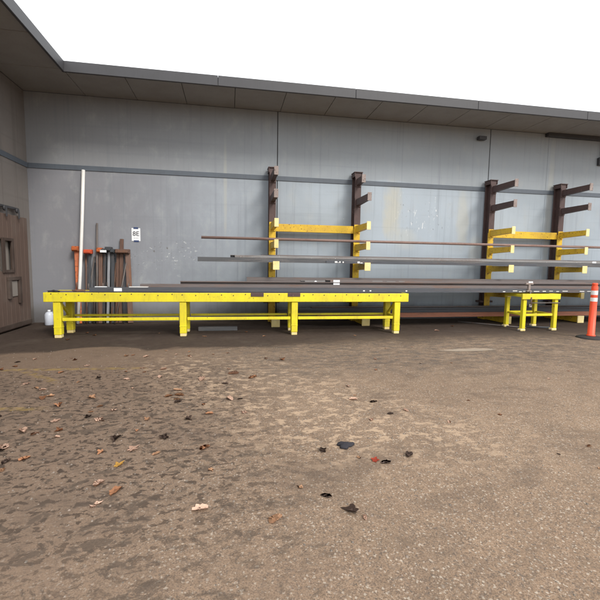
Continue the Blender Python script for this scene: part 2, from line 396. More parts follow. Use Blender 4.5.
# eave
OV = 1.3
b = MB()
nb = 24
for i in range(nb):       # soffit panels along the back wall, narrow gaps between them
    x0 = XL+OV + (XR-XL-OV)*i/nb; x1 = XL+OV + (XR-XL-OV)*(i+1)/nb
    b.box(x0+.006, x1-.006, -OV, -.002, ZT, ZT+.04, .004)
for i in range(7):
    y0 = YL + (-YL)*i/7; y1 = YL + (-YL)*(i+1)/7
    b.box(XL+.002, XL+OV-.006, y0+.006, y1-.006, ZT, ZT+.04, .004)
b.build('soffit', M['soffit'], bld)
b = MB(); b.box(XL-.4, XR, -OV, .3, ZT+.042, ZT+.12, 0); b.box(XL-.4, XL+OV, YL, -OV-.001, ZT+.042, ZT+.12, 0)
b.build('roof', M['roof_dark'], bld)
x = XL+OV
while x < XR:
    b = MB(); b.box(x, min(x+3.05, XR)-.006, -OV-.05, -OV-.002, ZT-.07, ZT+.14, .006); b.build('fascia', M['roof_dark'], bld); x += 3.05
y = -OV-.056
while y > YL:
    b = MB(); b.box(XL+OV+.002, XL+OV+.05, max(y-2.65, YL), y, ZT-.07, ZT+.14, .006); b.build('fascia', M['roof_dark'], bld); y -= 2.656
b = MB(); b.box(8.9, XR, -.14, -.003, ZT-.10, ZT-.003, .005); b.build('ledger_beam', M['roof_dark'], bld)
# plank door on the side wall
def door_box(bm_, y0, y1, z0, z1, d0, d1, bev=.004): bm_.box(XL+d0, XL+d1, y0, y1, z0, z1, bev)
b = MB()
D0, D1 = .05, .10
y = -.36
while y > -2.35:
    w = .165; y1 = y; y0 = y-w+.005
    if y0 < -1.06 and y1 > -1.40:
        door_box(b, y0, y1, .03, 1.25, D0, D1); door_box(b, y0, y1, 1.90, 2.42, D0, D1)
    else: door_box(b, y0, y1, .03, 2.42+random.uniform(-.01,.01), D0, D1)
    y -= w
door = b.build('door', M['wood'], bld); door['label'] = 'weathered brown plank door with a small window opening'
b = MB()
door_box(b, -1.44, -1.34, 1.22, 1.93, D1+.002, D1+.03); door_box(b, -1.08, -1.01, 1.22, 1.93, D1+.002, D1+.03)
door_box(b, -1.338, -1.082, 1.22, 1.28, D1+.002, D1+.03); door_box(b, -1.338, -1.082, 1.87, 1.93, D1+.002, D1+.03)
b.build('window_frame', M['wood_dark'], door)
b = MB(); door_box(b, -1.37, -1.04, 1.24, 1.91, .01, .03, 0); b.build('window_board', M['board'], door)
b = MB()
door_box(b, -1.30, -.80, 1.06, 1.13, D1+.002, D1+.05); door_box(b, -1.30, -1.20, .68, 1.058, D1+.002, D1+.05); door_box(b, -.90, -.80, .56, 1.058, D1+.002, D1+.05)
b.build('latch_frame', M['wood_dark'], door)
b = MB(); door_box(b, -1.17, -.93, .72, 1.04, D1+.002, D1+.02); b.build('latch_panel', M['board'], door)
b = MB(); door_box(b, -2.3, -.36, .05, .15, D1+.001, D1+.02); b.build('kick_board', M['wood_dark'], door)
b = MB(); door_box(b, -2.6, -.66, 2.55, 2.60, .03, .08)
for yy in (-.78, -1.26, -1.9):
    b.tube([(XL+.10, yy, 2.53), (XL+.135, yy, 2.53)], .055, 14); b.bar((XL+.145, yy, 2.53), (XL+.145, yy, 2.36), .012, .05)
b.build('door_track', M['roof_dark'], bld)

# small fittings on the wall
t_ = thing('wall_light', 'small dark light fitting high on the wall beside the dark panel joint', 'light', (6.85, 0, 5.02))
b = MB(); b.box(-.05, .05, -.03, -.001, -.05, .05); b.build('bracket', M['roof_dark'], t_)
b = MB(); b.box(-.11, .11, -.16, -.032, -.06, .03); b.build('lamp_head', M['roof_dark'], t_)
t_ = thing('electrical_box', 'dark electrical box on the wall above the trim rail at right', 'utility box', (10.78, 0, 4.62))
b = MB(); b.box(-.08, .08, -.09, -.001, -.11, .11, .008); b.build('case', M['roof_dark'], t_)
b = MB(); b.tube([(0,-.04,.112), (0,-.04,.66)], .014, 8); b.build('conduit', M['roof_dark'], t_)

# bay sign
sg = thing('bay_sign', 'white paper sign reading 8E taped to the grey wall', 'sign', (-2.243, 0, 2.14))
b = MB(); b.box(-.10, .10, -.006, -.001, -.155, .155, .001); b.build('paper', M['paper'], sg)
b = MB(); b.box(-.055, .055, -.009, -.0062, .135, .178, 0); b.build('tape', M['tape'], sg)
b = MB(); b.box(-.05, .065, -.009, -.0062, -.178, -.138, 0); b.build('tape', M['tape'], sg)
cu = bpy.data.curves.new('txt', 'FONT'); cu.body = '8E'; cu.size = .155; cu.align_x = 'CENTER'; cu.extrude = .0008; cu.offset = .0005
tmp = bpy.data.objects.new('txt', cu); C.objects.link(tmp)
dg = bpy.context.evaluated_depsgraph_get(); me = bpy.data.meshes.new_from_object(tmp.evaluated_get(dg))
bpy.data.objects.remove(tmp)
me.transform(Matrix.Translation((0,-.0075,-.03)) @ Matrix.Rotation(R(90), 4, 'X'))
me.materials.clear(); link('lettering', me, M['ink'], sg)
b = MB()
for x0, x1, z in ((-.05,-.015,-.085), (.0,.035,-.085), (.045,.055,-.085)): b.box(x0, x1, -.0075, -.0062, z-.005, z+.005, 0)
b.build('fine_print', M['ink_grey'], sg)

# ------------------------------------------------------------ cantilever racks
ARM_Z = [3.70, 3.19, 2.51, 2.03, 1.53, .845]     # top of each arm's end plate
YF = -.30
def make_rack(x1, x2, label):
    rk = thing('cantilever_rack', label, 'rack', (x1, 0, 0), 0, 'cantilever racks against the wall')
    for k, xc in enumerate((0, x2-x1)):
        # column: brown and yellow H section
        def hsec(z0, z1, mat, nm):
            c = MB()
            c.box(xc-.085, xc+.085, YF, YF+.018, z0, z1, .003); c.box(xc-.085, xc+.085, -.068, -.05, z0, z1, .003)
            c.box(xc-.006, xc+.006, YF+.0185, -.0685, z0, z1, 0)
            return c.build(nm, mat, rk)
        col = hsec(.05, 3.84, [M['brown'], M['rack_yellow']], 'column')
        # upper part brown, lower part yellow: split at 2.44
        me = col.data; bm = bmesh.new(); bm.from_mesh(me)
        bmesh.ops.bisect_plane(bm, geom=bm.verts[:]+bm.edges[:]+bm.faces[:], plane_co=(0,0,2.42), plane_no=(0,0,1))
        for f in bm.faces:
            cc = f.calc_center_median()
            f.material_index = 1 if (cc.z < 2.42 and cc.y < YF+.1) else 0
        bm.to_mesh(me); bm.free()
        c = MB(); c.box(xc-.115, xc+.115, YF-.03, -.04, 3.842, 3.862, .003); c.box(xc-.105, xc-.087, YF-.02, -.05, 3.74, 3.84, .003); c.box(xc+.087, xc+.105, YF-.02, -.05, 3.74, 3.84, .003)
        cp = c.build('cap_plate', M['brown'], col)
        # base arm on the floor
        c = MB(); c.box(xc-.05, xc+.05, -1.17, YF-.002, .015, .17, .004); c.box(xc-.09, xc+.09, YF-.001, -.03, .0, .048, .004)
        base = c.build('base_arm', M['rack_yellow'], rk)
        c = MB(); c.box(xc-.10, xc+.10, -1.20, -1.172, .005, .20, .03); c.build('end_plate', M['cream'], base)
        for xa in (xc-.2, xc+.09):
            c = MB(); c.box(xa, xa+.11, YF+.03, -.06, .48, .53, .004); c.build('lug', M['brown'], col)
        for i, z in enumerate(ARM_Z):
            yel = i >= 2
            tipy = -1.18 - (.0 if i else .0)
            if k == 0 and x1 < 2 and i < 2: tipy = -1.05
            if x1 < 2 and k == 1 and i == 0: tipy = -.72
            am = MB(); zt = z-.02; hr, ht = .165, .13
            # tapering channel arm: web and two flanges
            def quad(xa, xb, zr0, zr1, zt0, zt1):
                v = [am.bm.verts.new(p) for p in ((xa,YF-.003,zr0),(xb,YF-.003,zr0),(xb,YF-.003,zr1),(xa,YF-.003,zr1),(xa,tipy,zt0),(xb,tipy,zt0),(xb,tipy,zt1),(xa,tipy,zt1))]
                for q in ((0,1,2,3),(7,6,5,4),(0,4,5,1),(1,5,6,2),(2,6,7,3),(3,7,4,0)): am.bm.faces.new([v[j] for j in q])
            quad(xc-.05, xc-.038, zt-hr, zt, zt-ht, zt); quad(xc-.0378, xc+.05, zt-.012, zt, zt-.012, zt); quad(xc-.0378, xc+.05, zt-hr, zt-hr+.012, zt-ht, zt-ht+.012)
            am.box(xc-.08, xc+.08, YF-.022, YF-.0025, zt-hr-.03, zt+.03, .003)
            arm = am.build('arm', M['rack_yellow'] if yel else M['brown'], rk)
            c = MB(); w = .075 if i == 4 else .05
            c.box(xc-w, xc+w, tipy-.016, tipy-.001, z-.185, z+.012, .02 if i == 4 else .004)
            c.build('end_plate', M['cream'] if yel else M['brown_end'], arm)
    c = MB(); L = x2-x1
    c.box(.088, L-.088, YF+.02, YF+.032, 2.295, 2.485, .003); c.box(.088, L-.088, YF+.0325, YF+.11, 2.473, 2.485, .002); c.box(.088, L-.088, YF+.0325, YF+.11, 2.295, 2.307, .002)
    c.build('brace', M['rack_yellow'], rk)
    return rk
make_rack(1.06, 3.27, 'cantilever rack with brown and yellow columns standing behind the long workbench')
make_rack(7.15, 9.36, 'cantilever rack with brown and yellow columns standing behind the small stand, near the orange post')

# ------------------------------------------------------------ steel stock
def ibeam(y0, y1, z0, z1, tf=.012):
    ym = (y0+y1)/2; w = .005
    return [(y0,z0),(y1,z0),(y1,z0+tf),(ym+w,z0+tf),(ym+w,z1-tf),(y1,z1-tf),(y1,z1),(y0,z1),(y0,z1-tf),(ym-w,z1-tf),(ym-w,z0+tf),(y0,z0+tf)]
def channel(y0, y1, z0, z1, t=.01):   # web to the front
    return [(y0,z0),(y1,z0),(y1,z0+t),(y0+t,z0+t),(y0+t,z1-t),(y1,z1-t),(y1,z1),(y0,z1)]
def chan_back(y0, y1, z0, z1, t=.01):  # open to the front
    return [(y0,z0),(y1,z0),(y1,z1),(y0,z1),(y0,z1-t),(y1-t,z1-t),(y1-t,z0+t),(y0,z0+t)]
def stock(name, poly, x0, x1, mat, label, cat='steel beam', sag=0, group='steel stock in long lengths', parts=()):
    b = MB(); b.profile(poly, x0, x1, sag, 14); me_o = b.build(name, mat)
    return tag(me_o, label, cat, group)
def tubestock(y0, y1, z0, z1, x0, x1, mat, label, name='square_tube', group='steel stock in long lengths', t=.006):
    b = MB()
    b.box(x0, x1, y0, y0+t, z0, z1, .001); b.box(x0, x1, y1-t, y1, z0, z1, .001)
    b.box(x0, x1, y0+t+.0005, y1-t-.0005, z0, z0+t, 0); b.box(x0, x1, y0+t+.0005, y1-t-.0005, z1-t, z1, 0)
    return tag(b.build(name, mat), label, 'steel tube', group)
def tag_child(parent, name, mat, *boxes, bev=.001):
    for bx in boxes:
        b = MB(); b.box(*bx, bev); b.build(name, mat, parent)
# level: thin pipe
b = MB(); b.tube([(-.63,-.95,2.06), (3,-.95,2.058), (7,-.95,2.058), (13,-.95,2.06)], .032, 14)
tag(b.build('steel_pipe', M['pipe']), 'thin pinkish rusty pipe lying on the highest loaded arms of both racks', 'pipe', 'steel stock in long lengths')
# level 5
Z5 = 1.514
stock('steel_channel', channel(-1.16,-1.02,Z5,Z5+.10), -.70, 12.6, M['mill_grey'], 'long grey steel channel under the pale tube, its left end sticking out furthest', 'steel channel')
stock('steel_beam', ibeam(-1.0,-.86,Z5,Z5+.16), 0.02, 12.9, M['mill'], 'grey steel beam behind the long grey channel, on the arms above bench height')
o = tubestock(-1.15,-1.03,Z5+.1025,Z5+.155, .12, 9.9, M['pale_steel'], 'pale grey steel tube lying on the long channel, white tag at its right end')
tag_child(o, 'paper_tag', M['paper'], (9.62,9.74,-1.153,-1.1505,Z5+.108,Z5+.150))
stock('flat_bar', [(-.84,Z5),(-.72,Z5),(-.72,Z5+.18),(-.84,Z5+.18)], .75, 12.2, M['rusty'], 'brownish steel bar standing at the back of the bundle above bench height', 'steel bar')
o = tubestock(-1.175,-1.162,Z5+.0,Z5+.062, 2.25, 7.9, M['mill_dark'], 'thin dark steel strip with white paint marks facing the yard', 'flat_bar', t=.003)
tag_child(o, 'paint_mark', M['white'], (2.46,2.52,-1.1775,-1.1755,Z5+.012,Z5+.05), (2.53,2.56,-1.1775,-1.1755,Z5+.012,Z5+.022), (2.57,2.60,-1.1775,-1.1755,Z5+.012,Z5+.05), (2.65,2.68,-1.1775,-1.1755,Z5+.012,Z5+.045), (3.02,3.08,-1.1775,-1.1755,Z5+.01,Z5+.05), (3.09,3.15,-1.1775,-1.1755,Z5+.01,Z5+.028))
# level 6 on the rack arms
Z6 = .828
stock('steel_beam', channel(-1.14,-.98,Z6,Z6+.20), .5, 12.5, M['mill'], 'grey steel channel on the rack arms at bench height, nearest the long bench')
stock('steel_beam', ibeam(-.94,-.76,Z6,Z6+.17), -.2, 12.2, M['mill'], 'grey steel beam on the rack arms carrying the highest brown channel')
stock('steel_channel', channel(-.93,-.78,Z6+.172,Z6+.33), .4, 12.6, M['rusty'], 'brown channel stacked on a beam on the rack arms, highest steel behind the bench', 'steel channel')
stock('steel_channel', chan_back(-.72,-.58,Z6,Z6+.24), 2.9, 12.8, M['rusty'], 'rusty channel on the rack arms at bench height, nearest the wall', 'steel channel')
o = tubestock(-1.10,-1.03,Z6+.202,Z6+.27, 1.66, 8.0, M['pale_steel'], 'grey square tube with an open black end and a round white sticker')
b = MB(); b.tube([(2.02,-1.1015,Z6+.237),(2.02,-1.104,Z6+.237)], .032, 16); b.build('sticker', M['paper'], o)
tag_child(o, 'open_end_shade', M['hollow_shade'], (1.655,1.76,-1.1025,-1.1005,Z6+.205,Z6+.262))  # black plate on the front face paints the shaded hollow
# on the bench and stand
ZB = .886
stock('steel_channel', channel(-1.98,-1.80,ZB,ZB+.085), -2.70, 9.95, M['mill_dark'], 'dark blue-grey channel lying along the front of the bench and over the small stand', 'steel channel')
stock('steel_beam', channel(-1.78,-1.64,ZB,ZB+.145), -1.80, 9.2, M['rusty'], 'brown steel beam on the bench, second from the front, starting near the second pair of legs')
stock('steel_beam', ibeam(-1.62,-1.46,ZB,ZB+.20), -1.03, 10.9, M['rusty'], 'tallest brown steel beam on the bench, third from the front')
o = tubestock(-1.60,-1.52,ZB+.202,ZB+.25, 2.15, 9.0, M['rusty'], 'brown square tube on top of the tallest bench beam, hung with a white tag')
tag_child(o, 'open_end_shade', M['hollow_shade'], (2.145,2.25,-1.6025,-1.6005,ZB+.205,ZB+.245))  # inner shade of the tube end drawn as a black plate
tag_child(o, 'paper_tag', M['paper'], (2.32,2.47,-1.6045,-1.602,ZB+.13,ZB+.25))
tag_child(o, 'paint_mark', M['pale_steel'], (3.25,3.5,-1.6015,-1.6005,ZB+.22,ZB+.235), (3.6,3.82,-1.6015,-1.6005,ZB+.218,ZB+.23), (3.9,4.05,-1.6015,-1.6005,ZB+.22,ZB+.236))
tag_child(o, 'sticker', M['paper'], (7.34,7.46,-1.604,-1.6015,ZB+.205,ZB+.25))
b = MB(); b.box(-2.62,-2.40,-1.93,-1.87,ZB+.0855,ZB+.10,.004); tag(b.build('paper_scrap', M['paper']), 'white scrap of paper at the left end of the dark channel on the bench', 'paper')
b = MB(); b.box(-2.25,-2.1,-1.985,-1.982,ZB+.01,ZB+.075,.001); b.build('paper_tag', M['paper'], [o_ for o_ in C.objects if o_.name.startswith('steel_channel') and 'front of the bench' in o_['label']][0])
b = MB(); b.box(-1.98,-1.62,-1.95,-1.86,ZB+.0855,ZB+.10,.004); tag(b.build('masking_strip', M['white']), 'long white strip lying on the dark channel above the tools', 'tape')
# chalk scribbles on the front channel over the stand
ch = [o_ for o_ in C.objects if o_.name.startswith('steel_channel') and 'front of the bench' in o_['label']][0]
x = 6.35
while x < 8.9:
    w = random.uniform(.05,.22); z = ZB+.012+random.uniform(0,.02)
    if random.random() < .75: tag_child(ch, 'chalk_mark', M['white'], (x, x+w, -1.9825, -1.9808, z, z+random.uniform(.006,.018)), bev=0)
    x += w+random.uniform(.02,.12)
for x in (2.9,3.05,3.9): tag_child(ch, 'chalk_mark', M['white'], (x, x+.04, -1.9825, -1.9808, ZB+.02, ZB+.045), bev=0)
# clamp with a hanging cord
cl = thing('beam_clamp', 'pale clamp gripping the bench beams above the small stand, cord hanging from it', 'clamp', (7.02,-2.0,ZB))
b = MB(); b.box(-.10,.10,-.03,.03,.19,.235,.008); b.box(-.028,.028,-.028,.028,.06,.188,.006); b.box(-.06,.06,-.03,.03,.02,.058,.006); b.build('body', M['brown_end'], cl)
b = MB(); b.tube([(0,-.035,.04),(-.01,-.10,-.04),(-.03,-.135,-.15),(-.045,-.14,-.26)], .007, 8); b.build('cord', M['cord'], cl)
b = MB(); b.tube([(-.045,-.14,-.262),(-.045,-.14,-.33)], [.024,.03], 10); b.build('plug', M['white'], cl)
# lowest level, on the base arms
stock('steel_tube_bundle', [(-1.14,.203),(-1.03,.203),(-1.03,.305),(-1.14,.305)], 2.08, 12.7, M['red_rust'], 'red rusty square bar on the racks\' floor arms', 'steel bar')
stock('steel_beam', ibeam(-.98,-.82,.203,.40), 1.18, 12.2, M['mill_dark'], 'dark grey steel beam on the racks\' floor arms, behind the red bar')
stock('steel_channel', chan_back(-.78,-.64,.203,.43), 2.0, 12.9, M['rusty'], 'brown channel on the racks\' floor arms, nearest the wall', 'steel channel')
for o_ in C.objects:
    if o_.name == 'steel_tube_bundle': o_.name = 'steel_bar'
# ------------------------------------------------------------ long bench
def leg_unit(parent, x, y, z1, w, foot_mat, foot=.10):
    b = MB(); b.box(x-w/2, x+w/2, y-w/2, y+w/2, .06, z1, .008)
    b.box(x-w/2-.004, x+w/2+.004, y-w/2-.004, y+w/2+.004, .20, .215, .003)
    lg = b.build('leg', M['yellow'], parent)
    b = MB(); b.box(x-foot/2-.01, x+foot/2+.01, y-foot/2-.01, y+foot/2+.01, .0, .058, .006); b.build('foot', foot_mat, lg)
    return lg
bn = thing('workbench', 'long yellow steel workbench with eight legs and double lower rails', 'workbench', (0.1,-2.16,0), R(-1.2))
HB = .885
b = MB(); b.box(-3.57,3.74,-.04,.0,HB-.185,HB-.004,.006); b.box(-3.565,3.735,.62,.66,HB-.185,HB-.004,.006)
b.box(-3.57,-3.53,.001,.619,HB-.18,HB-.006,.004); b.box(3.70,3.74,.001,.619,HB-.18,HB-.006,.004)
for x in (-2.4,-1.2,0,1.2,2.4): b.box(x-.03,x+.03,.001,.619,HB-.12,HB-.03,.003)
b.build('top_frame', M['yellow'], bn)
b = MB(); b.box(-3.52,3.69,.004,.616,HB-.0285,HB-.010,.002); b.build('deck_plate', M['rusty'], bn)
for i, x in enumerate((-3.35,-1.02,1.24,3.50)):
    leg_unit(bn, x, .06-.015, HB-.19, .132, M['cream']); leg_unit(bn, x, .60, HB-.19, .128, M['cream'])
    b = MB(); b.box(x-.03,x+.03,.13,.52,.33,.39,.004); b.build('cross_rail', M['yellow'], bn)
    if i in (0,3):
        b = MB(); b.bar((x-.0, .12, HB-.20), (x, .53, .40), .045, .045); b.build('diagonal_brace', M['yellow'], bn)
for x0, x1 in ((-3.27,-1.10),(-.94,1.16),(1.32,3.42)):
    b = MB(); b.box(x0,x1,.01,.055,.325,.385,.005); b.build('front_rail', M['yellow'], bn)
    b = MB(); b.box(x0,x1,.59,.63,.335,.385,.005); b.build('rear_rail', M['yellow'], bn)
for x in (.46, 1.22):
    b = MB(); b.box(x-.13,x+.13,-.052,-.041,HB-.075,HB+.002,.003); b.build('stop_bracket', M['brown'], bn)
b = MB()
for k in range(30):
    x = -3.4 + k*.24 + random.uniform(-.03,.03)
    b.tube([(x,-.0405,HB-.03-(k%3)*.012),(x,-.046,HB-.03-(k%3)*.012)], .011, 8)
b.build('bolt', M['brown'], bn)['kind'] = 'stuff'
# bits lying on the bare left end of the bench
for k, (x, y, lab) in enumerate(((-3.35,-1.95,'crumpled dark rag lying on the bare left end of the long bench'), (-2.98,-1.75,'dark scrap of metal lying between the rag and the white pole on the bench'))):
    b = MB(); bmesh.ops.create_icosphere(b.bm, subdivisions=2, radius=1)
    for v in b.bm.verts:
        n = random.uniform(.7,1.15); v.co = Vector((v.co.x*.13*n, v.co.y*.08*n, max(v.co.z*.035*n, -.008)+.008))
    o = b.build('rag' if k == 0 else 'metal_scrap', M['cloth_dark'] if k == 0 else M['rust_up'], loc=(x, y, HB-.008)); tag(o, lab, 'rag' if k == 0 else 'scrap')
# ------------------------------------------------------------ small stand
stn = thing('work_stand', 'small yellow steel stand with four legs under the long steel stock', 'stand', (7.17,-1.86,0), R(1))
hs = .88
b = MB(); b.box(-.53,.50,-.40,-.355,hs-.13,hs-.004,.005); b.box(-.42,.46,.30,.34,hs-.11,hs-.004,.005); b.box(.44,.48,-.354,.299,hs-.12,hs-.006,.004); b.box(-.44,-.40,-.354,.299,hs-.09,hs-.03,.004)
b.build('top_frame', M['yellow'], stn)
for x, y in ((-.42,-.32),(.43,-.32),(-.34,.32),(.45,.32)):
    b = MB(); b.box(x-.044,x+.044,y-.044,y+.044,.06,hs-.131,.006); lg = b.build('leg', M['yellow'], stn)
    b = MB(); b.box(x-.085,x+.05,y-.055,y+.055,.0,.058,.012); b.build('foot', M['cream'], lg)
    b = MB(); b.tube([(x-.1,y-.03,.03),(x-.16,y-.03,.03)], .018, 8); b.build('leveling_bolt', M['rod'], lg)
b = MB(); b.box(-.355,.365,-.34,-.30,.35,.405,.004); b.build('front_rail', M['yellow'], stn)
b = MB(); b.box(-.275,.385,.30,.34,.35,.40,.004); b.build('rear_rail', M['yellow'], stn)
b = MB(); b.bar((-.41,-.26,.375),(-.35,.26,.375),.04,.04); b.build('cross_rail', M['yellow'], stn)
b = MB(); b.bar((.43,-.26,.375),(.45,.26,.375),.04,.04); b.build('cross_rail', M['yellow'], stn)
b = MB(); b.tube([(-.36,-.385,.665),(.5,-.385,.665)], .011, 8); b.build('tie_rod', M['rod'], stn)
b = MB(); b.tube([(-.30,-.41,.80),(-.32,-.425,.60)], .012, 8); b.build('hook', M['rust_up'], stn)

# ------------------------------------------------------------ tools and bars leaning at the left of the wall
def pw(px, py, y=-.1):   # layout measured on the wall plane, metres
    return (-3.59 + (px-75)*.0224, y, 1.854 - (py-245)*.0240)
def lean(a, bt, w, d, mat, ytop=-.08, ybot=-.24):
    b = MB(); p = pw(*a, ytop); q = pw(*bt, ybot); q = (q[0], ybot, .012)
    return b, p, q
def clamp(a, bt, w, d, mat, head, hmat, label, name='bar_clamp', jaw=True, cat='clamp'):
    p = Vector(pw(*a, -.09)); q = Vector((pw(*bt)[0], -.30, .012))
    t = thing(name, label, cat, tuple(q), 0, 'long clamps leaning on the wall')
    d_ = p-q
    b = MB(); b.bar((0,0,0), d_, w, d); b.build('bar', mat, t)
    b = MB(); hx, hw, hh = head
    b.box(d_.x+hx-hw/2, d_.x+hx+hw/2, d_.y-.10, d_.y+.03, d_.z-hh, d_.z+.02, .012)
    b.box(d_.x+hx-hw/2+.015, d_.x+hx+hw/2-.015, d_.y-.16, d_.y-.101, d_.z-hh*.8, d_.z-.01, .01)
    b.build('head', hmat, t)
    if jaw:
        pt = d_*.42
        b = MB(); b.box(pt.x-.045, pt.x+.045, pt.y-.12, pt.y+.02, pt.z-.05, pt.z+.05, .01); b.build('sliding_jaw', hmat, t)
        b = MB(); b.tube([(pt.x,pt.y-.07,pt.z+.05),(pt.x,pt.y-.07,pt.z+.22)], .012, 8); b.build('screw', M['rod'], t)
    return t
def rod(a, bt, r, mat, label, yb=-.34, name='steel_rod', cat='rod', yt=-.04):
    p = Vector(pw(*a, yt)); q = Vector((pw(*bt)[0], yb, .012)); b = MB()
    b.tube([(0,0,0), (p-q)*.5, p-q], r, 10)
    return tag(b.build(name, mat, loc=tuple(q)), label, cat)
clamp((76,247),(80,322), .095, .05, M['orange'], (0,.15,.10), M['orange'], 'orange painted clamp bar, leftmost of the tools leaning on the wall')
clamp((89,250),(90,322), .05, .03, M['dkbar'], (-.02,.18,.085), M['red_orange'], 'dark clamp bar with red-orange head just right of the white pole')
rod((93,256),(85,322), .016, M['rod'], 'thin grey rod slanting left below the red-orange clamp head')
rod((96.5,223),(97.3,322), .022, M['rod'], 'tall brown-grey rod rising above all the leaning clamps')
clamp((100,248),(100.5,322), .085, .04, M['rust_up'], (-.01,.12,.10), M['orange'], 'rust brown clamp bar just right of the tall rod', jaw=False)
rod((84.5,254),(87.5,322), .018, M['rust_up'], 'thin rusty rod directly right of the white pole')
rod((98.8,252),(98.2,322), .017, M['rust_up'], 'thin rusty rod touching the right side of the tall rod')
rod((119,256),(124,322), .017, M['dkbar'], 'thin dark rod slanting right across the rust brown post')
rod((93.5,262),(94.5,322), .02, M['dkbar'], 'dark rod upright beside the thin slanting grey rod')
rod((114.5,262),(111,322), .018, M['rust_up'], 'rusty rod in front of the plain dark clamp bar')
rod((101.5,270),(104,322), .018, M['dkbar'], 'short dark rod in front of the rust brown clamp bar')
p = Vector(pw(108,257,-.04)); q = Vector((pw(108,322)[0], -.13, .012)); b = MB(); b.bar((0,0,0), p-q, .26, .012)  # dark sheet added for the shade between the leaning bars
tag(b.build('shade_sheet', M['dkbar'], loc=tuple(q)), 'dark sheet added as shade between the tools, behind the silvery clamp bar', 'shade sheet')
c_ = clamp((104.5,249),(103,322), .06, .04, M['dkbar'], (-.01,.16,.09), M['dkbar'], 'dark clamp bar with white tape around its head')
c2 = [o_ for o_ in c_.children if o_.name.startswith('head')][0]
b = MB(); dz = Vector(pw(104.5,249,-.09)) - Vector((pw(103,322)[0], -.30, .012)); b.box(dz.x-.07, dz.x+.07, dz.y-.166, dz.y-.1605, dz.z-.07, dz.z-.015, .002); b.build('tape', M['paper'], c2)
clamp((108.5,247),(107.5,322), .055, .03, M['silver'], (.0,.15,.09), M['dkbar'], 'silvery clamp bar with dark head in the middle of the tools')
clamp((112,249),(112.5,322), .075, .04, M['dkbar'], (.01,.10,.08), M['dkbar'], 'plain dark steel clamp bar between the silvery bar and the brown board', jaw=False)
for a, bt, w, lab in (((117,250),(116,322),.065,'dull brown board leaning right of the dark clamp bars'), ((121,238),(120,322),.08,'taller rust brown post sticking up among the leaning clamps')):
    p = Vector(pw(*a,-.05)); q = Vector((pw(*bt)[0], -.27, .012)); b = MB(); b.bar((0,0,0), p-q, w, .04)
    tag(b.build('board' if 'board' in lab else 'steel_post', M['rust_up'], loc=tuple(q)), lab, 'board' if 'board' in lab else 'post')
rod((126,262),(116,322), .016, M['rod'], 'thin rod slanting across the front of the rust brown clamps', -.42, yt=-.16)
clamp((127,249),(130.5,322), .12, .05, M['rust_up'], (-.10,.32,.09), M['rust_up'], 'wide rust brown clamp, rightmost of the tools leaning on the wall')

# white pole
p = Vector((-3.363,-.06,3.60)); q = Vector((-3.50,-.36,.012))
b = MB(); b.tube([(0,0,0),(p-q)*.33+Vector((.012,0,0)),(p-q)*.66+Vector((.01,0,0)),p-q], .037, 16)
tag(b.build('pole', M['white'], loc=tuple(q)), 'tall white pole leaning against the wall behind the bench', 'pole')
# jug
jg = thing('jug', 'milky plastic jug on the ground by the wall at the left bench legs', 'jug', (-4.08,-.42,0))
b = MB(); b.tube([(0,0,0),(0,0,.02),(0,0,.24),(0,0,.29),(0,0,.31)], [.085,.095,.095,.07,.035], 18); b.build('body', M['plastic'], jg)
b = MB(); b.tube([(0,0,.312),(0,0,.35)], .03, 12); b.build('cap', M['paper'], jg)
b = MB(); b.tube([(.03,0,.30),(.09,0,.30),(.10,0,.24),(.085,0,.18)], .010, 8); b.build('handle', M['plastic'], jg)
# things on the ground beneath
b = MB(); b.box(-.42,.42,-.06,.06,0.001,.085,.006); tag(b.build('steel_offcut', M['mill_grey'], loc=(-.25,-1.50,0)), 'grey worn steel offcut on the ground under the long bench', 'offcut')
b = MB(); b.tube([(0,0,.02),(1.1,-1.15,.02)], .018, 8); tag(b.build('steel_rod', M['rod'], loc=(6.0,-.75,0)), 'thin tube laid along a line on the ground left of the small stand', 'rod')  # thin tube drawn along a line on the ground
b = MB(); b.tube([(0,0,.02),(.62,-.30,.02)], .022, 8); tag(b.build('steel_rod', M['dkbar'], loc=(7.12,-1.62,0)), 'dark tube laid along a dark streak on the ground under the small stand', 'rod')  # thin tube drawn along a dark streak

# ------------------------------------------------------------ delineator post
dl = thing('delineator_post', 'orange plastic traffic post with two white bands and black rubber base', 'traffic post', (7.62,-3.16,0))
b = MB(); b.tube([(0,0,0),(0,0,.018),(0,0,.035),(0,0,.05)], [.27,.265,.22,.10], 28); b.build('base', M['rubber'], dl)
b = MB(); b.tube([(0,0,.0505),(0,0,.07),(0,0,.075),(0,0,.95),(0,0,1.10),(0,0,1.13),(0,0,1.15),(0,0,1.18)], [.085,.082,.068,.062,.060,.045,.055,.045], 24); b.build('tube', M['cone'], dl)
b = MB(); b.tube([(0,0,.93),(0,0,1.02)], .0635, 24, False); b.build('reflective_band', M['reflect'], dl)
b = MB(); b.tube([(0,0,.79),(0,0,.87)], .0645, 24, False); b.build('reflective_band', M['reflect'], dl)

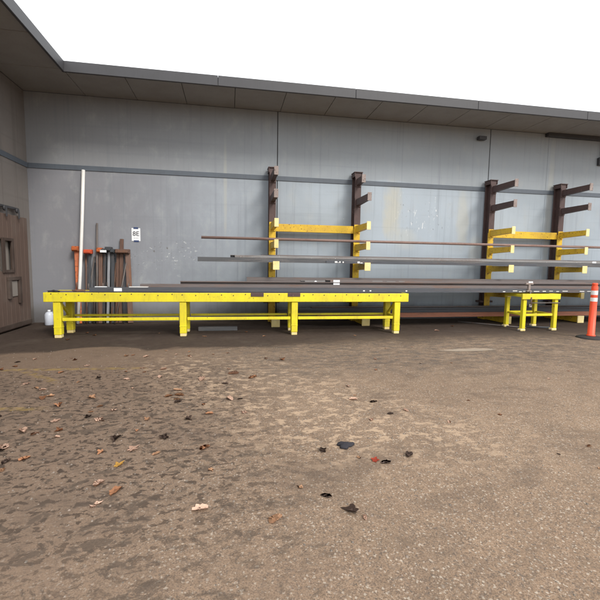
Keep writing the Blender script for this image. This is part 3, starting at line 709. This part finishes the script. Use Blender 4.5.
# ------------------------------------------------------------ leaves and litter
def leaf_mesh(seed, s, lobes=5, star=False):
    rnd = random.Random(seed); oval = rnd.random() < .6 and not star; bm = bmesh.new(); n = lobes*4
    ctr = bm.verts.new((0,0,.006*s/.05)); ring = []; mid = []
    fold = rnd.uniform(.1,.8); tw = rnd.uniform(-.5,.5)
    for k in range(n):
        a = 2*math.pi*k/n; ph = k % 4
        if oval: r = s*(.95 if abs(math.cos(a)) > .95 else .62+.25*abs(math.cos(a)))*rnd.uniform(.85,1.1)
        else: r = s*(1.0 if ph == 0 else .72 if ph in (1,3) else .5)*rnd.uniform(.8,1.1)*(1+.3*math.cos(a))
        x, y = r*math.cos(a), r*.75*math.sin(a)
        z = fold*abs(y)*.9 + tw*x*.25 + rnd.uniform(0,.12)*s
        ring.append(bm.verts.new((x,y,max(z,.0)+.003))); mid.append(bm.verts.new((x*.5,y*.5,max(z*.35,0)+.003)))
    for k in range(n):
        j = (k+1) % n; bm.faces.new((ctr, mid[k], mid[j])); bm.faces.new((mid[k], ring[k], ring[j], mid[j]))
    r0 = bmesh.ops.solidify(bm, geom=bm.faces[:], thickness=-.0012)
    me = bpy.data.meshes.new('leaf'); bm.to_mesh(me); bm.free(); return me
LM = {k: [leaf_mesh(i*7+j, 1.0) for i in range(7)] for j, k in enumerate(('leaf_tan','leaf_pale','leaf_orange','leaf_dark'))}
for k, l in LM.items():
    for me in l: me.materials.append(M[k])
def put_leaf(me, x, y, s, rz, label, group=None, name='leaf', cat='leaf'):
    o = bpy.data.objects.new(name, me); C.objects.link(o); o.location = (x,y,.002); o.scale = (s,s,s); o.rotation_euler.z = rz
    return tag(o, label, cat, group)
lab = {'leaf_tan':'small dry tan leaf lying on the yard', 'leaf_pale':'pale dried leaf lying on the yard', 'leaf_orange':'curled orange-brown leaf lying on the yard', 'leaf_dark':'dark decayed leaf lying on the yard'}
grp = {'leaf_tan':'tan fallen leaves', 'leaf_pale':'pale fallen leaves', 'leaf_orange':'orange-brown fallen leaves', 'leaf_dark':'dark fallen leaves'}
spots = [(-1.785,-6.58,'leaf_pale',.05),(-1.47,-6.62,'leaf_orange',.04),(-1.78,-6.89,'leaf_pale',.055),(-1.22,-6.41,'leaf_pale',.05),(-2.0,-5.7,'leaf_orange',.05),(-1.75,-5.95,'leaf_orange',.05),(-1.5,-5.75,'leaf_tan',.05),
 (-.35,-5.2,'leaf_pale',.06),(.05,-5.0,'leaf_pale',.06),(-.6,-5.6,'leaf_tan',.05),(.0,-6.0,'leaf_pale',.045),(-.2,-6.4,'leaf_orange',.04),(-.55,-6.9,'leaf_dark',.05),(-.95,-6.85,'leaf_dark',.05),(1.35,-6.77-.0,'leaf_pale',.03),(1.17,-7.58,'leaf_dark',.035),(1.40,-7.49,'leaf_dark',.045),
 (.8,-4.3,'leaf_orange',.06),(.3,-5.2,'leaf_orange',.06),(-2.2,-6.2,'leaf_dark',.05),(1.35,-6.2,'leaf_pale',.04),(1.55,-6.3,'leaf_dark',.04),(1.6,-6.65,'leaf_dark',.03)]
for x, y, k, s in spots: put_leaf(random.choice(LM[k]), x, y, s*1.25, random.uniform(0,6.3), lab[k], grp[k])
for i in range(120):
    k = random.choices(list(LM), [5,8,3,3])[0]
    y = random.uniform(-8.2,-3.4); x = min(random.uniform(-3.2,1.6), random.uniform(-2,2.4)) if random.random() < .85 else random.uniform(1.6,6)
    if y > -3.8 and x < -2: continue
    put_leaf(random.choice(LM[k]), x, y, random.uniform(.018,.044)*(1.35 if x < 1 else .9), random.uniform(0,6.3), lab[k], grp[k])
for x, y in ((-2.9,-1.6),(-2.65,-1.9),(-1.45,-1.75),(-.5,-2.2),(.7,-2.3),(.35,-1.75),(2.6,-2.4),(5.45,-1.4),(-3.0,-2.3),(4.7,-2.0)):
    k = random.choice(('leaf_tan','leaf_pale','leaf_orange')); put_leaf(random.choice(LM[k]), x, y, random.uniform(.04,.07), random.uniform(0,6.3), lab[k], grp[k])
for nm, k, x, y, s, l in (('leaf','leaf_pale',-.767,-7.087,.062,'large pale pinkish leaf, the biggest one on the dark blotted asphalt'), ('leaf','leaf_yellow',-.808,-7.333,.05,'yellow leaf lying nearest the large pale leaf'), ('leaf','leaf_red',1.096,-7.542,.05,'bright red leaf lying on the open asphalt')):
    me = leaf_mesh(int(s*1000)+len(l), 1.0, star=True); me.materials.append(M[k]); put_leaf(me, x, y, s, 1.0, l)
# black glove-like rag
b = MB(); bmesh.ops.create_icosphere(b.bm, subdivisions=3, radius=1)
rr = random.Random(3)
for v in b.bm.verts:
    a = math.atan2(v.co.y, v.co.x); n = 1+.25*math.sin(3*a+1)+.12*math.sin(7*a)
    v.co = Vector((v.co.x*.066*n, v.co.y*.052*n, max(v.co.z,-.2)*.022*(1+.5*math.sin(v.co.x*9)*math.sin(v.co.y*7))+.006))
for f in b.bm.faces: f.smooth = True
tag(b.build('rag', M['cloth_dark'], loc=(.94,-7.266,0)), 'black crumpled rag lying on the open asphalt', 'rag')
# loose grit: nobody could count it
b = MB(); rr = random.Random(11)
for i in range(2600):
    y = -3.2-5.8*rr.random(); x = rr.uniform(-4,9); s = rr.uniform(.003,.009)
    vs_ = [b.bm.verts.new((x+s*rr.uniform(.6,1)*dx, y+s*rr.uniform(.6,1)*dy, z)) for dx, dy, z in ((-1,-1,.0),(1,-1,0),(1,1,0),(-1,1,0),(0,0,s*1.1))]
    for q in ((0,1,4),(1,2,4),(2,3,4),(3,0,4)): b.bm.faces.new([vs_[j] for j in q])
tag(b.build('grit', M['stone']), 'loose pale grit scattered over the asphalt', 'grit', kind='stuff')
